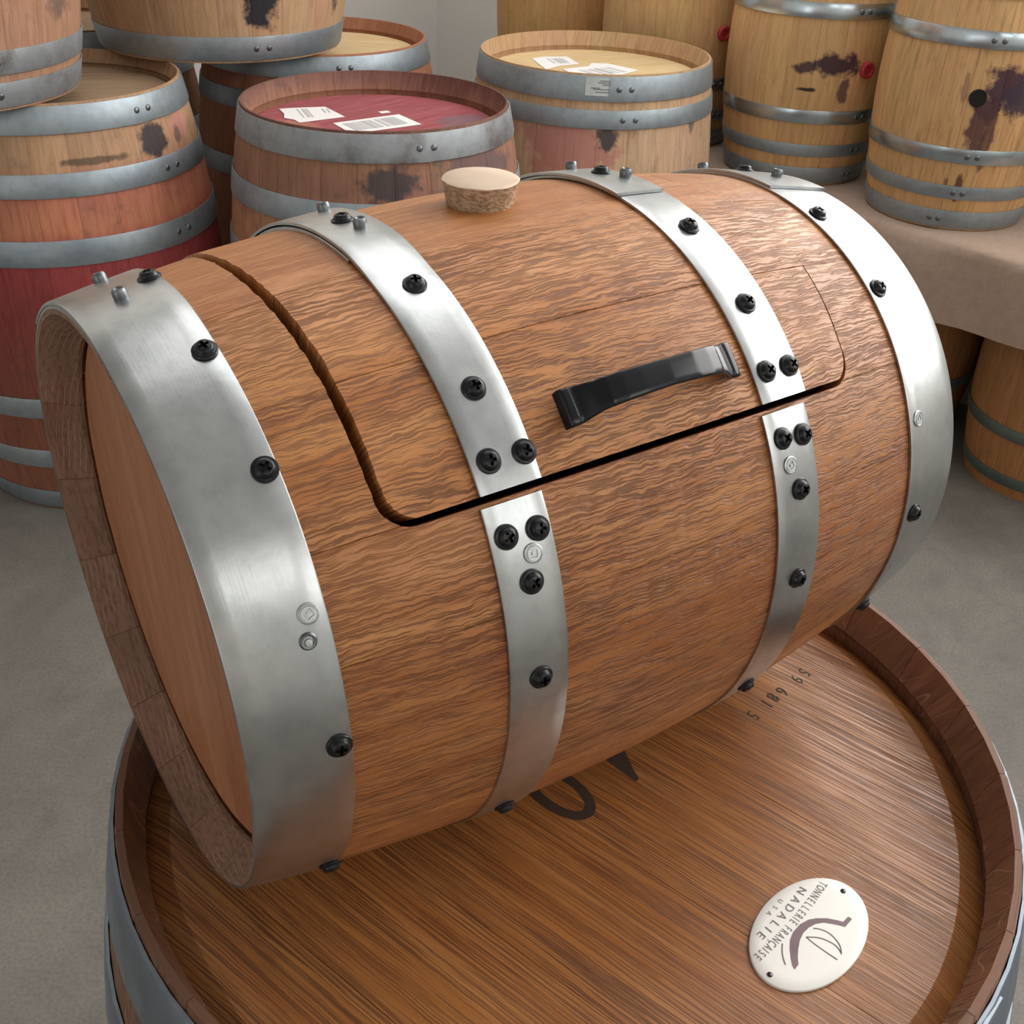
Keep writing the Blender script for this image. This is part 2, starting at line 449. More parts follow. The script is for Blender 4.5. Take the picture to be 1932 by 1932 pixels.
# heads
def small_head(side):
    g0 = rad(8)
    R1, R2 = .1475, .1545
    edges = [-R2, -.094, -.031, .036, .098, R2]
    for d0, d1 in zip(edges[:-1], edges[1:]):
        P = []; Q = []; U = []
        for d in np.linspace(d0 + .0001, d1 - .0001, 9):
            x2 = sqrt(max(R2 * R2 - d * d, 1e-9)); x1 = sqrt(max(R1 * R1 - d * d, 1e-10))
            xs = [-x2, -x1] + list(np.linspace(-x1, x1, 9)[1:-1]) + [x1, x2]
            rp, rq, ru = [], [], []
            for x in xs:
                hgt = .0 if sqrt(x * x + d * d) <= R1 + 1e-6 else .0032
                sA = side * (.2196 - hgt)
                y, z = d * cos(g0) + x * sin(g0), x * cos(g0) - d * sin(g0)
                rp.append(c_ + A_ * sA + a_ * y + b_ * z); rq.append(c_ + A_ * side * .208 + a_ * y + b_ * z); ru.append((x, d))
            P.append(rp); Q.append(rq); U.append(ru)
        k = random.uniform(.93, 1.06)
        link('head_board', shell('head_board', np.array(P), np.array(Q), np.array(U), None, M['small_head'], 12), keg, (k, k, k))
small_head(-1); small_head(1)
# sawn chamfer of the stave ends: thin facing that shows end grain
for side in (-1, 1):
    js = joints + [joints[0] + 360]
    for j0, j1 in zip(js[:-1], js[1:]):
        P, Q, U = [], [], []
        for th in np.linspace(j0 + .08, j1 - .08, 8):
            prof = [(L2 + .0002, .1642), (L2 + .0004, .1612), (.2224, .1511), (.2200, .1511)]
            P.append([S(side * s, th, 0, r) for s, r in prof])
            Q.append([S(side * (s - .0006), th, 0, r + .0007) for s, r in prof])
            U.append([(rad(th) * .16, r + s) for s, r in prof])
        k = random.uniform(.85, 1.1)
        link('stave_end', shell('stave_end', np.array(P), np.array(Q), np.array(U), None, M['edge'], 25), keg, (k, k, k))
# hoops
def strip(name, s0, s1, t0, t1, hfun, parent, ns=5, mat='hoop', chamf=None):
    P, Q, U = [], [], []
    n = max(6, int(abs(t1 - t0) / 2))
    for th in np.linspace(t0, t1, n + 1):
        h = hfun(th)
        ss = [s0, s0 + .0006] + list(np.linspace(s0, s1, ns)[1:-1]) + [s1 - .0006, s1]
        if chamf: ss = [x + chamf(x, th) for x in ss]
        P.append([S(s, th, h - (.0003 if k in (0, len(ss) - 1) else 0)) for k, s in enumerate(ss)])
        Q.append([S(s, th, h - W) for s in ss]); U.append([(s, rad(th) * .19) for s in ss])
    return link(name, shell(name, np.array(P), np.array(Q), np.array(U), None, M[mat], 40), parent)
z0 = lambda th: 0
lift = lambda th: W + .0001 if th < 7 else W * max(0, 1 - (th - 7) / 9)
tail = lambda th: W + .0002
hoop1 = strip('hoop', -L2 - .0006, -.1952, -42, 300, lift, keg, 6)
h1b = strip('hoop', -L2 - .0004, -.1956, 300.05, 374, z0, keg, 6)
hoop4 = strip('hoop', .1884, L2 + .0006, -40, 310, z0, keg, 6)
h4b = strip('hoop', .1895, L2 + .0025, 310.05, 366.4, lambda th: min(W, max(0, (th - 311) / 8 * W)) + .0002, keg, 6)
lh2 = strip('lid_hoop', -.1139, -.0811, -42, 54.15, lambda th: lift(th) + .0009, lid)
lh2b = strip('lid_hoop', -.1143, -.0815, LT0 + 1, 8.4, lambda th: .0001, lid)
lh3 = strip('lid_hoop', .0628, .0980, LT0 + 1, 54.15, lambda th: .0006, lid)
lh3b = strip('lid_hoop', .0608, .0962, -45, 6.6, lambda th: W + .0008 if th > -40 else .0006 + (th + 45) / 5 * W, lid)
bh2 = strip('hoop', -.1152, -.0826, 55.9, 297, z0, keg)
bh3 = strip('hoop', .0605, .0946, 55.9, 297, z0, keg)
def fix(me, s, th, h, parent, spin=None):
    o = link(me.name, me, parent); o.matrix_local = frame(s, th, h, random.uniform(0, 1.5) if spin is None else spin); return o
for (s, t) in [(-.2014, 18.5), (-.201, 40.9), (-.2013, 84.7), (-.1995, 124), (.1975, 18.4), (.1975, 39.3), (.1990, 87.7), (.199, 117),
               (-.1067, 60.7), (-.0899, 60.9), (-.0986, 68.2), (-.0985, 84.3), (-.097, 123), (.0709, 60.4), (.0870, 60.9), (.0790, 69.7), (.0791, 86.6), (.078, 117)]:
    fix(screw_me, s, t, 0.0003, keg)
for s, t in [(-.2000, -7.4), (.2125, -9)]: fix(screw_me, s, t, W, keg)
for s, t in [(-.0960, -4.8), (.0812, -6.0)]: fix(screw_me, s, t, W + .0008, lid)
for s, t in [(-.0954, 18.9), (-.0973, 39), (-.1044, 49.7), (-.0857, 49.9), (.0818, 19.2), (.0806, 37.2), (.0727, 49.2), (.0909, 49.3)]:
    fix(screw_me, s, t, .001, lid)
for s, t in [(-.2150, -20), (-.2184, -3.1), (.2020, -19), (.2200, -1.5)]: fix(stud_me, s, t, W, keg)
for s, t in [(-.0890, -16.4), (-.0934, 0), (.0840, -16.5), (.0880, -1.4)]: fix(stud_me, s, t, W + .0008, lid)
for s, t in [(-.2032, 62.4), (-.0951, 64.2), (.0733, 65.1), (.1971, 66.7)]: fix(rivet_me, s, t, 0.0002, keg)
torn = lathe('torn_hole', [(.0042, 0), (.0034, .0010), (.0024, .0008), (.0022, -.001)], 14, M['stud'], 50)
fix(torn, -.2061, 66.3, 0, keg)
core = lathe('hole_core', [(.0019, 0), (.0017, .0012), (.0008, .0013)], 10, M['zinc'])
fix(core, -.2061, 66.5, 0, keg)
# wooden bung
pc = Vector((-0.02531399, 0.6100, 1.28401489)) - BASE
pn = 40
prj = [random.uniform(-.0004, .0004) for _ in range(pn)]
def plugr(r):
    return lambda ph: r + prj[int(round(ph / (2 * pi) * pn)) % pn]
V, Fc, uv = [], [], []
rings = [(.0180, -.010), (.0190, -.002), (.0200, .003), (.0211, .009), (.0220, .0115)]
for r, z in rings:
    for k in range(pn):
        ph = 2 * pi * k / pn; q = r + prj[k]
        V.append((pc.x + q * cos(ph), pc.y + q * sin(ph), pc.z + z)); uv.append((ph * .022 - z * .6, z + ph * .004))
for a in range(len(rings) - 1):
    for k in range(pn):
        k2 = (k + 1) % pn; Fc.append((a * pn + k, a * pn + k2, (a + 1) * pn + k2, (a + 1) * pn + k))
Fc.append(tuple(range(pn))[::-1])
bung = link('bung', mesh('bung', V, Fc, uv, M['plug'], angle=50), keg); bung['label'] = 'rough tapered wooden bung'
V = [(pc.x + (.0219 + prj[k]) * cos(2 * pi * k / pn), pc.y + (.0219 + prj[k]) * sin(2 * pi * k / pn), pc.z + .0115) for k in range(pn)]
V += [(x * 1.0, y, z + .0006) for x, y, z in [(pc.x + .0212 * cos(2 * pi * k / pn), pc.y + .0212 * sin(2 * pi * k / pn), pc.z + .0115) for k in range(pn)]]
Fc = [(k, (k + 1) % pn, pn + (k + 1) % pn, pn + k) for k in range(pn)] + [tuple(range(pn, 2 * pn))]
link('bung_face', mesh('bung_face', V, Fc, [(v[0], v[1]) for v in V], M['plug_top'], angle=50), bung)

# handle: bowed flat strap with flared feet
def handle():
    s0, s1 = -.0600, .0500; thc = 46.0
    n = 88; P, Q, U = [], [], []
    for i in range(n + 1):
        t = i / n; s = s0 + (s1 - s0) * t; e = min(t, 1 - t) * (s1 - s0)      # distance from the end
        wd = interp(e, [0, .006, .016, .055], [.0095, .0094, .0072, .0062])
        h = interp(e, [0, .0012, .005, .0060, .0070, .010, .014, .020, .028, .038, .055], [.0055, .0068, .0072, .0064, .0070, .0092, .0126, .0165, .0188, .0200, .0206])
        tk = interp(e, [0, .003, .0065, .008, .012, .055], [.0058, .0062, .0050, .0030, .0027, .0026])
        rp, rq, ru = [], [], []
        for x in (-1, -.95, -.86, -.5, 0, .5, .86, .95, 1):
            th = thc + math.degrees(x * wd / .19)
            dip = {1: -.0013, .95: -.0005, .86: -.0001}.get(abs(x), 0)
            rp.append(S(s, th, h + dip)); rq.append(S(s, th, h - tk + (.001 if abs(x) == 1 else 0))); ru.append((s, x * wd))
        P.append(rp); Q.append(rq); U.append(ru)
    o = link('handle', shell('handle', np.array(P), np.array(Q), np.array(U), None, M['blackhandle'], 75), lid)
    o['label'] = 'black bowed metal pull handle'
    # screw posts
    for s in (-.0535, .0435):
        P, Q, U = [], [], []
        for k in range(13):
            ph = 2 * pi * k / 12; ds, dt = .0035 * cos(ph), math.degrees(.0035 * sin(ph) / .19)
            P.append([S(s + ds, thc + dt, -.003), S(s + ds, thc + dt, .0042)])
            Q.append([S(s + ds * .3, thc + dt * .3, -.003), S(s + ds * .3, thc + dt * .3, .0042)]); U.append([(0, 0), (0, 1)])
        link('handle_post', shell('handle_post', np.array(P), np.array(Q), np.array(U), None, M['blackhandle'], 50), lid)
handle()

# ------------------------------------------------------------------ upright barrels
def profile(H, rh, rb):
    return lambda z: rb - (rb - rh) * (abs(z - H / 2) / (H / 2)) ** 2

def stave_mesh(H, rh, rb, n, mat, no=13, depth=.036, g=.0006, wall=.018, fine=1):
    pf = profile(H, rh, rb)
    pr = [(pf(z), z) for z in np.linspace(0, H, no)]
    pr += [(rh - .0045, H), (rh - .0140, H - depth * .80), (rh - .0105, H - depth * .95), (rh - .0105, H - depth - .010), (rh - .028, H - depth - .018), (pf(H * .8) - .03, H * .8), (pf(H * .5) - .03, H * .5),
           (pf(H * .2) - .03, H * .2), (rh - .026, .05), (rh - .007, 0)]
    da = pi / n
    V, Fc, uv = [], [], []
    cols = [-1, -.9, 0, .9, 1]; m = len(pr)
    for c in cols:
        for i, (r, z) in enumerate(pr):
            an = c * (da - g / r)
            r2 = r - (.0006 if abs(c) == 1 and i < no else 0)
            V.append((r2 * cos(an), r2 * sin(an), z)); uv.append((z, an * rb + (0 if i < no else .5 + r)))
    for a in range(len(cols) - 1):
        for i in range(m):
            j = (i + 1) % m; Fc.append((a * m + i, (a + 1) * m + i, (a + 1) * m + j, a * m + j))
    Fc.append(tuple(range(m))); Fc.append(tuple((len(cols) - 1) * m + i for i in range(m))[::-1])
    return mesh('stave', V, Fc, uv, mat, angle=30)

def band_mesh(pf, z0, z1, lap=12, th=.0022, mat=None, seg=None):
    P, Q, U = [], [], []
    n = seg or 72
    for k in range(n + 1):
        a = k / n * (360 + lap); h = .0001
        if a > 360 - 1: h = min(th, (a - 359) / 1.5 * th) + .0002
        zs = [z0, z0 + .001, (z0 + z1) / 2, z1 - .001, z1]
        zz = [z + (.0 if a < 360 else (z - (z0 + z1) / 2) * -.10 * max(0, (a - 360 - lap + 3) / 3)) for z in zs]
        rp = [(pf(z) + .0008 + h + th - (.0005 if i in (0, 4) else 0)) for i, z in enumerate(zs)]
        ra = rad(a)
        P.append([(r * cos(ra), r * sin(ra), z) for r, z in zip(rp, zz)])
        Q.append([((r - th * .9) * cos(ra), (r - th * .9) * sin(ra), z) for r, z in zip(rp, zz)])
        U.append([(z, ra * pf(z)) for z in zs])
    return shell('hoop', np.array(P), np.array(Q), np.array(U), None, mat, 40)

def board_meshes(R1, R2, edges, z, mat, drop=.009, thick=.016, nd=7, nx=9):
    out = []
    for d0, d1 in zip(edges[:-1], edges[1:]):
        P, Q, U = [], [], []
        for d in np.linspace(d0 + .0002, d1 - .0002, nd):
            x2 = sqrt(max(R2 * R2 - d * d, 1e-8)); x1 = sqrt(max(R1 * R1 - d * d, 1e-9))
            xs = [-x2, -x1] + list(np.linspace(-x1, x1, nx)[1:-1]) + [x1, x2]
            rp = []
            for x in xs:
                r = sqrt(x * x + d * d); zz = z - (0 if r <= R1 + 1e-6 else drop * (r - R1) / (R2 - R1))
                if d in (d0 + .0002, d1 - .0002): zz -= .0004
                rp.append((x, d, zz))
            P.append(rp); Q.append([(p[0], p[1], z - thick) for p in rp]); U.append([(p[0], p[1]) for p in rp])
        out.append(shell('head_board', np.array(P), np.array(Q), np.array(U), None, mat, 12))
    return out

MC = {}
def barrel(loc, label, H, rh, rb, n, stave_mat, head_mat, hoops, group=None, depth=.036, board_ang=0, edges=None, tint=None, hoopmat='bghoop', a0=0, open_top=False, headcol=None, no=11, vis_rivets=True, jitter=.05, name='wooden_barrel'):
    root = empty(name, loc); tag(root, label, 'barrel', group)
    key = (H, rh, rb, n, stave_mat.name, depth)
    if key not in MC: MC[key] = stave_mesh(H, rh, rb, n, stave_mat, no, depth, .00025)
    base = tint or (1, 1, 1)
    for k in range(n):
        kk = 1 + random.uniform(-jitter, jitter)
        o = link('stave', MC[key], root, tuple(b * kk * random.uniform(.97, 1.03) for b in base))
        o.rotation_euler = (0, 0, a0 + 2 * pi * k / n)
    R2 = rh - .0112; R1 = rh - .028
    hz = H - depth
    if edges is None:
        nb = 6; edges = [-R2 + 2 * R2 * i / nb for i in range(nb + 1)]
        edges[0] += .0005; edges[-1] -= .0005
    for me in board_meshes(R1, R2, edges, hz, head_mat):
        kk = 1 + random.uniform(-.05, .05)
        hc = headcol or base
        o = link('head_board', me, root, tuple(b * kk for b in hc)); o.rotation_euler = (0, 0, board_ang)
    pf = profile(H, rh, rb)
    for hp in hoops:
        z0, z1, seam = hp[:3]; hm = M[hp[3]] if len(hp) > 3 else M[hoopmat]
        mk = ('band', H, rh, rb, z0, z1, hm.name)
        if mk not in MC: MC[mk] = band_mesh(pf, z0, z1, mat=hm)
        ho = link('hoop', MC[mk], root); ho.rotation_euler = (0, 0, rad(seam) - rad(12))
        # seam edge of the overlapped tail faces at angle 'seam'
        zc = (z0 + z1) / 2
        if vis_rivets:
            for da in (-3.2, -9.0):
                an = rad(12 + da); r = pf(zc) + .0052
                rv = link('rivet', bgrivet_me, ho)
                sl_ = math.atan(-(pf(zc + .01) - pf(zc - .01)) / .02)
                rv.matrix_local = Matrix.Translation((r * cos(an), r * sin(an), zc)) @ Matrix.Rotation(an, 4, 'Z') @ Matrix.Rotation(pi / 2 - sl_, 4, 'Y')
    return root

# the big barrel that carries the small one
BC = (0.04342, 0.54851, 0)
bigH = .9398
big_edges = [-.2836, -.215, -.135, -.037, .07, .166, .24, .2836]
big = barrel(BC, 'large upright oak barrel in front, its varnished head bearing an oval white plate', bigH, .295, .345, 28, M['big_stave'], M['big_head'],
             [(.885, .934, -38), (.79, .84, 250), (.66, .70, 250), (.24, .28, 250), (.10, .15, 250), (.008, .058, 250)],
             depth=.0363, board_ang=rad(-38), edges=big_edges, hoopmat='bighoop', a0=rad(20.8 + 180 / 28), no=17, tint=(1, 1, 1), headcol=(1, 1, 1), jitter=.12)

E1 = Vector((-.678, -.735, 0)).normalized(); E2 = Vector((.735, -.678, 0)).normalized()
def prism(name, pts2, z0, z1, mat, parent, origin, e1=E1, e2=E2, label=None):
    """flat print: polygon in the (e1,e2) frame, metres"""
    n = len(pts2)
    o3 = [Vector((origin[0], origin[1], 0)) + e1 * x + e2 * y - parent.location * 1.0 for x, y in pts2]
    V = [(p.x, p.y, z0) for p in o3] + [(p.x, p.y, z1) for p in o3]
    Fc = [tuple(range(n, 2 * n))] + [(i, (i + 1) % n, n + (i + 1) % n, n + i) for i in range(n)]
    o = link(name, mesh(name, V, Fc, [(v[0], v[1]) for v in V], mat, smooth=False), parent)
    if label: o['label'] = label
    return o
def stroke(pts, wd):
    pts = [Vector((x, y, 0)) for x, y in pts]; Lf, Rt = [], []
    for i, p in enumerate(pts):
        d = (pts[min(i + 1, len(pts) - 1)] - pts[max(i - 1, 0)]).normalized(); nn = Vector((-d.y, d.x, 0)) * wd / 2
        Lf.append((p.x + nn.x, p.y + nn.y)); Rt.append((p.x - nn.x, p.y - nn.y))
    return Lf + Rt[::-1]
def smoothpts(pts, k=6):
    out = []
    for i in range(len(pts) - 1):
        p0 = pts[max(i - 1, 0)]; p1 = pts[i]; p2 = pts[i + 1]; p3 = pts[min(i + 2, len(pts) - 1)]
        for j in range(k):
            t = j / k
            out.append(tuple(.5 * (2 * p1[a] + (p2[a] - p0[a]) * t + (2 * p0[a] - 5 * p1[a] + 4 * p2[a] - p3[a]) * t * t + (3 * p1[a] - p0[a] - 3 * p2[a] + p3[a]) * t ** 3) for a in (0, 1)))
    return out + [pts[-1]]
def text_obj(name, txt, size, mat, parent, mtx, xs=1, space=1.0, align='CENTER'):
    cu = bpy.data.curves.new(name, 'FONT'); cu.body = txt; cu.size = size; cu.align_x = align; cu.align_y = 'CENTER'
    cu.space_character = space; cu.fill_mode = 'FRONT'; cu.resolution_u = 4
    t = bpy.data.objects.new('tmp', cu); COL.objects.link(t)
    bpy.context.view_layer.update()
    me = bpy.data.meshes.new_from_object(t.evaluated_get(bpy.context.evaluated_depsgraph_get()))
    bpy.data.objects.remove(t)
    me.name = name; me.transform(Matrix.Diagonal((xs, 1, 1, 1))); me.materials.clear(); me.materials.append(mat)
    o = link(name, me, parent); o.matrix_local = mtx; return o
def tm(origin, x, y, z, parent, e1=E1, e2=E2, rot=0):
    p = Vector((origin[0], origin[1], 0)) + e1 * x + e2 * y - Vector((parent.location.x, parent.location.y, 0)) if parent is big else Vector((x, y, z))
    m = Matrix((e1, e2, Vector((0, 0, 1)))).transposed().to_4x4() @ Matrix.Rotation(rot, 4, 'Z'); m.translation = Vector((p.x, p.y, z)); return m
HZ = bigH - .0363
PC = (.19055, .42155)
# the oval plate
def ell(a, b, n=64, c=(0, 0)): return [(c[0] + a * cos(2 * pi * k / n), c[1] + b * sin(2 * pi * k / n)) for k in range(n)]
n = 72; V = []; Fc = []
rgs = [(1.0, 0), (1.0, .0012), (.985, .0017), (.8, .0019), (.5, .0020)]
for f, z in rgs:
    for k in range(n):
        p = Vector((PC[0], PC[1], 0)) + E1 * (.0475 * f * cos(2 * pi * k / n) + .001) + E2 * (.0300 * f * sin(2 * pi * k / n) + .0015) - big.location
        V.append((p.x, p.y, HZ + z))
for a in range(len(rgs) - 1):
    for k in range(n):
        k2 = (k + 1) % n; Fc.append((a * n + k, a * n + k2, (a + 1) * n + k2, (a + 1) * n + k))
Fc.append(tuple((len(rgs) - 1) * n + k for k in range(n)))
plate = link('maker_plate', mesh('maker_plate', V, Fc, [(v[0], v[1]) for v in V], M['enamel'], angle=60), big); plate['label'] = 'oval white enamelled plate with purple and grey print'
ZP = HZ + .00215
thick = [(30.2, 9.1), (29.0, 6.7), (24.8, 2.9), (20.2, -0.6), (14.9, -3.6), (8.9, -5.2), (1.2, -5.2), (-5.5, -3.3), (-10.2, -0.1), (-14.7, 4.4), (-17.7, 9.2), (-19.5, 12.6), (-25.1, 12.9), (-25.2, 15.4), (-17.3, 15.3), (-14.0, 9.5), (-10.5, 4.5), (-5.9, 1.3), (-0.5, -0.2), (5.0, -0.5), (10.6, 0.6), (17.0, 3.3), (21.7, 5.9), (25.9, 8.9)]
def onplate(name, pts, mat):
    o3 = [Vector((PC[0], PC[1], 0)) + E1 * x * .001 + E2 * y * .001 - big.location for x, y in pts]
    Vv = [(p.x, p.y, ZP) for p in o3]
    from mathutils.geometry import tessellate_polygon
    tr = tessellate_polygon([[Vector(v) for v in Vv]])
    o = link(name, mesh(name, Vv, tr, None, mat, smooth=False), plate); return o
onplate('logo_band', thick, M['purple'])
for pts in ([(20.4, -5.5), (24.4, -3.2), (28.4, 0), (31.5, 3.6)],
            [(-2.3, 2.0), (-5.0, 6.0), (-6.1, 11.2), (-4.8, 16.6), (-2.3, 20.6), (1.5, 23.3)],
            [(0.6, 22.7), (-1.3, 18.0), (-0.7, 12.6), (1.5, 7.5), (6.2, 2.3)], [(6.2, 2.3), (6.8, 7.7), (6.8, 15.8), (6.4, 23.5)]):
    onplate('logo_line', stroke(smoothpts(pts, 5), .75), M['ink'])
def arc_text(txt, x0, x1, y, sag, size, mat, xs=1):
    """letters one by one on a shallow arc"""
    wts = [.55 if c in 'I ' else 1.0 if c != 'N' else 1.1 for c in txt]; tot = sum(wts); x = x0; 
    for c, wgt in zip(txt, wts):
        cxp = x + (x1 - x0) * wgt / tot / 2; x += (x1 - x0) * wgt / tot
        if c == ' ': continue
        k = (cxp - (x0 + x1) / 2) / ((x1 - x0) / 2)
        m = Matrix((E1, E2, Vector((0, 0, 1)))).transposed().to_4x4() @ Matrix.Rotation(-k * math.atan(4 * sag / (x1 - x0)), 4, 'Z')
        p = Vector((PC[0], PC[1], 0)) + E1 * cxp * .001 + E2 * (y - sag * k * k) * .001 - big.location
        m.translation = Vector((p.x, p.y, ZP)); text_obj('lettering', c, size * .001, mat, plate, m, xs)
arc_text('TONNELLERIE FRANÇAISE', -37.5, 40.5, -9.0, 2.2, 7.3, M['ink'], .62)
arc_text('NADALIE', -25.5, 28.5, -16.2, 2.2, 7.2, M['ink'], 1.1)
arc_text('USA', -8, 11, -22.6, .8, 4.2, M['ink'], 1.0)
for hx, hy in ((-39.9, 1.0), (43.6, .6)):
    onplate('nail_hole', ell(1.7, 1.7, 16, (hx, hy)), M['dark'])
    p = Vector((PC[0], PC[1], 0)) + E1 * hx * .001 + E2 * (hy + .4) * .001 - big.location
    nl = link('nail', lathe('nail', [(.0011, 0), (.0010, .0006), (.0005, .0009)], 10, M['stud']), plate); nl.location = (p.x, p.y, ZP - .0002)
# burnt marks on the head
ZM = HZ + .0002
def ring_print(c1, ao, bo, ai, bi):
    n = 48; V, Fc = [], []
    for (a_, b2) in ((ao, bo), (ai, bi)):
        for k in range(n):
            p = Vector((c1[0], c1[1], 0)) + E1 * a_ * cos(2 * pi * k / n) + E2 * b2 * sin(2 * pi * k / n) - big.location
            V.append((p.x, p.y, ZM))
    for k in range(n): Fc.append((k, (k + 1) % n, n + (k + 1) % n, n + k))
    link('brand_letter', mesh('brand_letter', V, Fc, None, M['brand'], smooth=False), big)
ring_print((.0402, .5245), .0172, .0302, .0098, .0225)
def flat(name, pts, mat, parent=big, org=(0, 0)):
    from mathutils.geometry import tessellate_polygon
    Vv = [(x - big.location.x, y - big.location.y, ZM) for x, y in pts]
    return link(name, mesh(name, Vv, tessellate_polygon([[Vector(v) for v in Vv]]), None, mat, smooth=False), parent)
flat('brand_letter', [(.0739, .5569), (.0834, .5469), (.0943, .5368), (.0965, .5394), (.0929, .5496), (.0885, .5653), (.080, .585), (.072, .582), (.077, .568), (.069, .572), (.060, .580), (.056, .574)], M['brand'])
def num(txt, x, y, size=.0125, dr=0):
    m = Matrix((E1, E2, Vector((0, 0, 1)))).transposed().to_4x4() @ Matrix.Rotation(dr, 4, 'Z')
    m.translation = Vector((x - big.location.x, y - big.location.y, ZM)); text_obj('stamped_number', txt, size, M['brand'], big, m, .8)
for ch, x, y in (('5', .2361, .6600), ('9', .2283, .6514), ('6', .2144, .6368), ('8', .2062, .6300), ('1', .1999, .6220), ('5', .1872, .6085)):
    num(ch, x, y, .0150)

# ------------------------------------------------------------------ background barrels
def zone_stain(zs, blobs=(), amount=1.0, speckle=.25):
    """colour zones along the barrel height (wine dye and dirt, painted shade on the gap barrel) plus splashes placed around the barrel"""
    def f(N, col):
        tc = N.n('ShaderNodeTexCoord'); geo = tc.outputs['UV']
        sp = N.n('ShaderNodeSeparateXYZ'); N.l(geo, sp.inputs[0])
        oi = N.n('ShaderNodeObjectInfo')
        # barrel-wide position = object-space turned by the stave: use world position for the dye
        gp = N.n('ShaderNodeNewGeometry').outputs['Position']
        nz = N.noise(gp, 7, 4, .6); nz2 = N.noise(gp, 24, 4, .6)
        zf = N.math('ADD', sp.outputs[0], N.math('MULTIPLY', N.math('SUBTRACT', nz, .5), .09))
        stops = [(z, c) for z, c in zs]
        dye = N.ramp(zf, stops)
        col = N.mix(1.0, col, dye, 'MULTIPLY')
        col = N.mix(N.math('MULTIPLY', N.ramp(nz2, [(.56, 0.0), (.72, 1.0)]), speckle), col, (.07, .05, .055))
        for (c, rx, rz, bc, st) in blobs:
            d = N.n('ShaderNodeVectorMath', operation='SUBTRACT'); N.l(gp, d.inputs[0]); d.inputs[1].default_value = c
            m = N.n('ShaderNodeVectorMath', operation='MULTIPLY'); N.l(d.outputs[0], m.inputs[0]); m.inputs[1].default_value = (1 / rx, 1 / rx, 1 / rz)
            ln = N.n('ShaderNodeVectorMath', operation='LENGTH'); N.l(m.outputs[0], ln.inputs[0])
            q = N.math('ADD', ln.outputs[1], N.math('MULTIPLY', N.math('SUBTRACT', N.noise(gp, 26, 3, .65), .5), 1.5))
            col = N.mix(N.math('MULTIPLY', N.ramp(q, [(.55, 1.0), (.85, 0.0)]), st), col, bc)
        return col
    return f
TAN = ((.50, .35, .22), (.60, .45, .31), (.22, .145, .09))
def bgwood(name, zs, blobs=(), cols=TAN, speckle=.25, streak=.3):
    return wood(name, cols[0], cols[1], cols[2], fu=14, fv=150, streak=streak, rough=.72, wav=.01, bumpd=.0006, bumps=.3, stain=zone_stain(zs, blobs, speckle=speckle), spec=.25)
def bghead(name, cols, stain=None):
    return wood(name, cols[0], cols[1], cols[2], fu=10, fv=120, streak=.25, rough=.7, wav=.01, bumps=.2, stain=stain, spec=.3)

def on(cx, cy, r, ang, z): return (cx + r * cos(rad(ang)), cy + r * sin(rad(ang)), z)
# front left: tall barrel, wine-red belly
LRp = (-1.07, 2.491)
DK = (.045, .04, .045)
m_lr = bgwood('wine dyed staves', [(.0, (.55, .30, .25)), (.33, (.42, .18, .19)), (.56, (.48, .12, .17)), (.655, (.60, .14, .22)), (.70, (.95, .50, .42)), (.76, (.85, .42, .42)), (.83, (.85, .68, .60)), (.95, (.78, .66, .58))],
              [(on(*LRp, .31, -27, .845), .050, .045, DK, .95), (on(*LRp, .31, -8, .86), .06, .04, (.55, .25, .22), .7), (on(*LRp, .31, -52, .83), .09, .012, (.10, .07, .05), .8), (on(*LRp, .31, -12, .84), .02, .03, (.16, .10, .08), .8)], speckle=.3)
hd_lr = bghead('weathered head', ((.30, .20, .12), (.38, .26, .16), (.12, .07, .04)))
barrel((LRp[0], LRp[1], 0), 'tall barrel with wine-red belly on the floor at far left, under another barrel', .942, .293, .345, 26, m_lr, hd_lr,
       [(.886, .938, -23.3), (.765, .812, -15.6), (.626, .680, -17), (.27, .32, 40), (.13, .18, 40), (.005, .055, 40)], hoopmat='bghoop', board_ang=.3)
# upper left corner
TL1p = (-1.237, 2.331)
m_tl1 = bgwood('grey pink staves', [(0, (.75, .60, .55)), (.15, (.78, .60, .56)), (.5, (.8, .6, .5)), (.95, (.7, .6, .5))], [(on(*TL1p, .31, -10, 1.14), .05, .07, (.16, .11, .09), .8)], speckle=.35)
barrel((TL1p[0], TL1p[1], .943), 'greyish barrel cut off by the left edge of the photo, set on the wine-red one', .942, .293, .345, 26, m_tl1, hd_lr,
       [(.005, .052, -36), (.066, .110, -36), (.26, .31, 60), (.62, .67, 60), (.76, .81, 60), (.886, .938, 60)], hoopmat='bghoop_dirty')
# upper row, second
TL2p = (-.785, 2.955)
m_tl2 = bgwood('tan staves with black mould', [(0, (.90, .78, .68)), (.5, (.95, .85, .75)), (.95, (.9, .7, .6))], [(on(*TL2p, .31, -58, 1.085), .055, .10, (.03, .03, .035), 1.0), (on(*TL2p, .31, -14, 1.08), .03, .06, (.05, .04, .04), .8)], speckle=.12)
barrel((TL2p[0], TL2p[1], .943), 'tan barrel with black mould patch standing up on other barrels at upper left', .942, .293, .345, 26, m_tl2, hd_lr,
       [(.005, .058, -52), (.145, .19, 80), (.28, .33, 80), (.62, .67, 80), (.76, .81, 80), (.886, .938, 80)], hoopmat='bghoop')
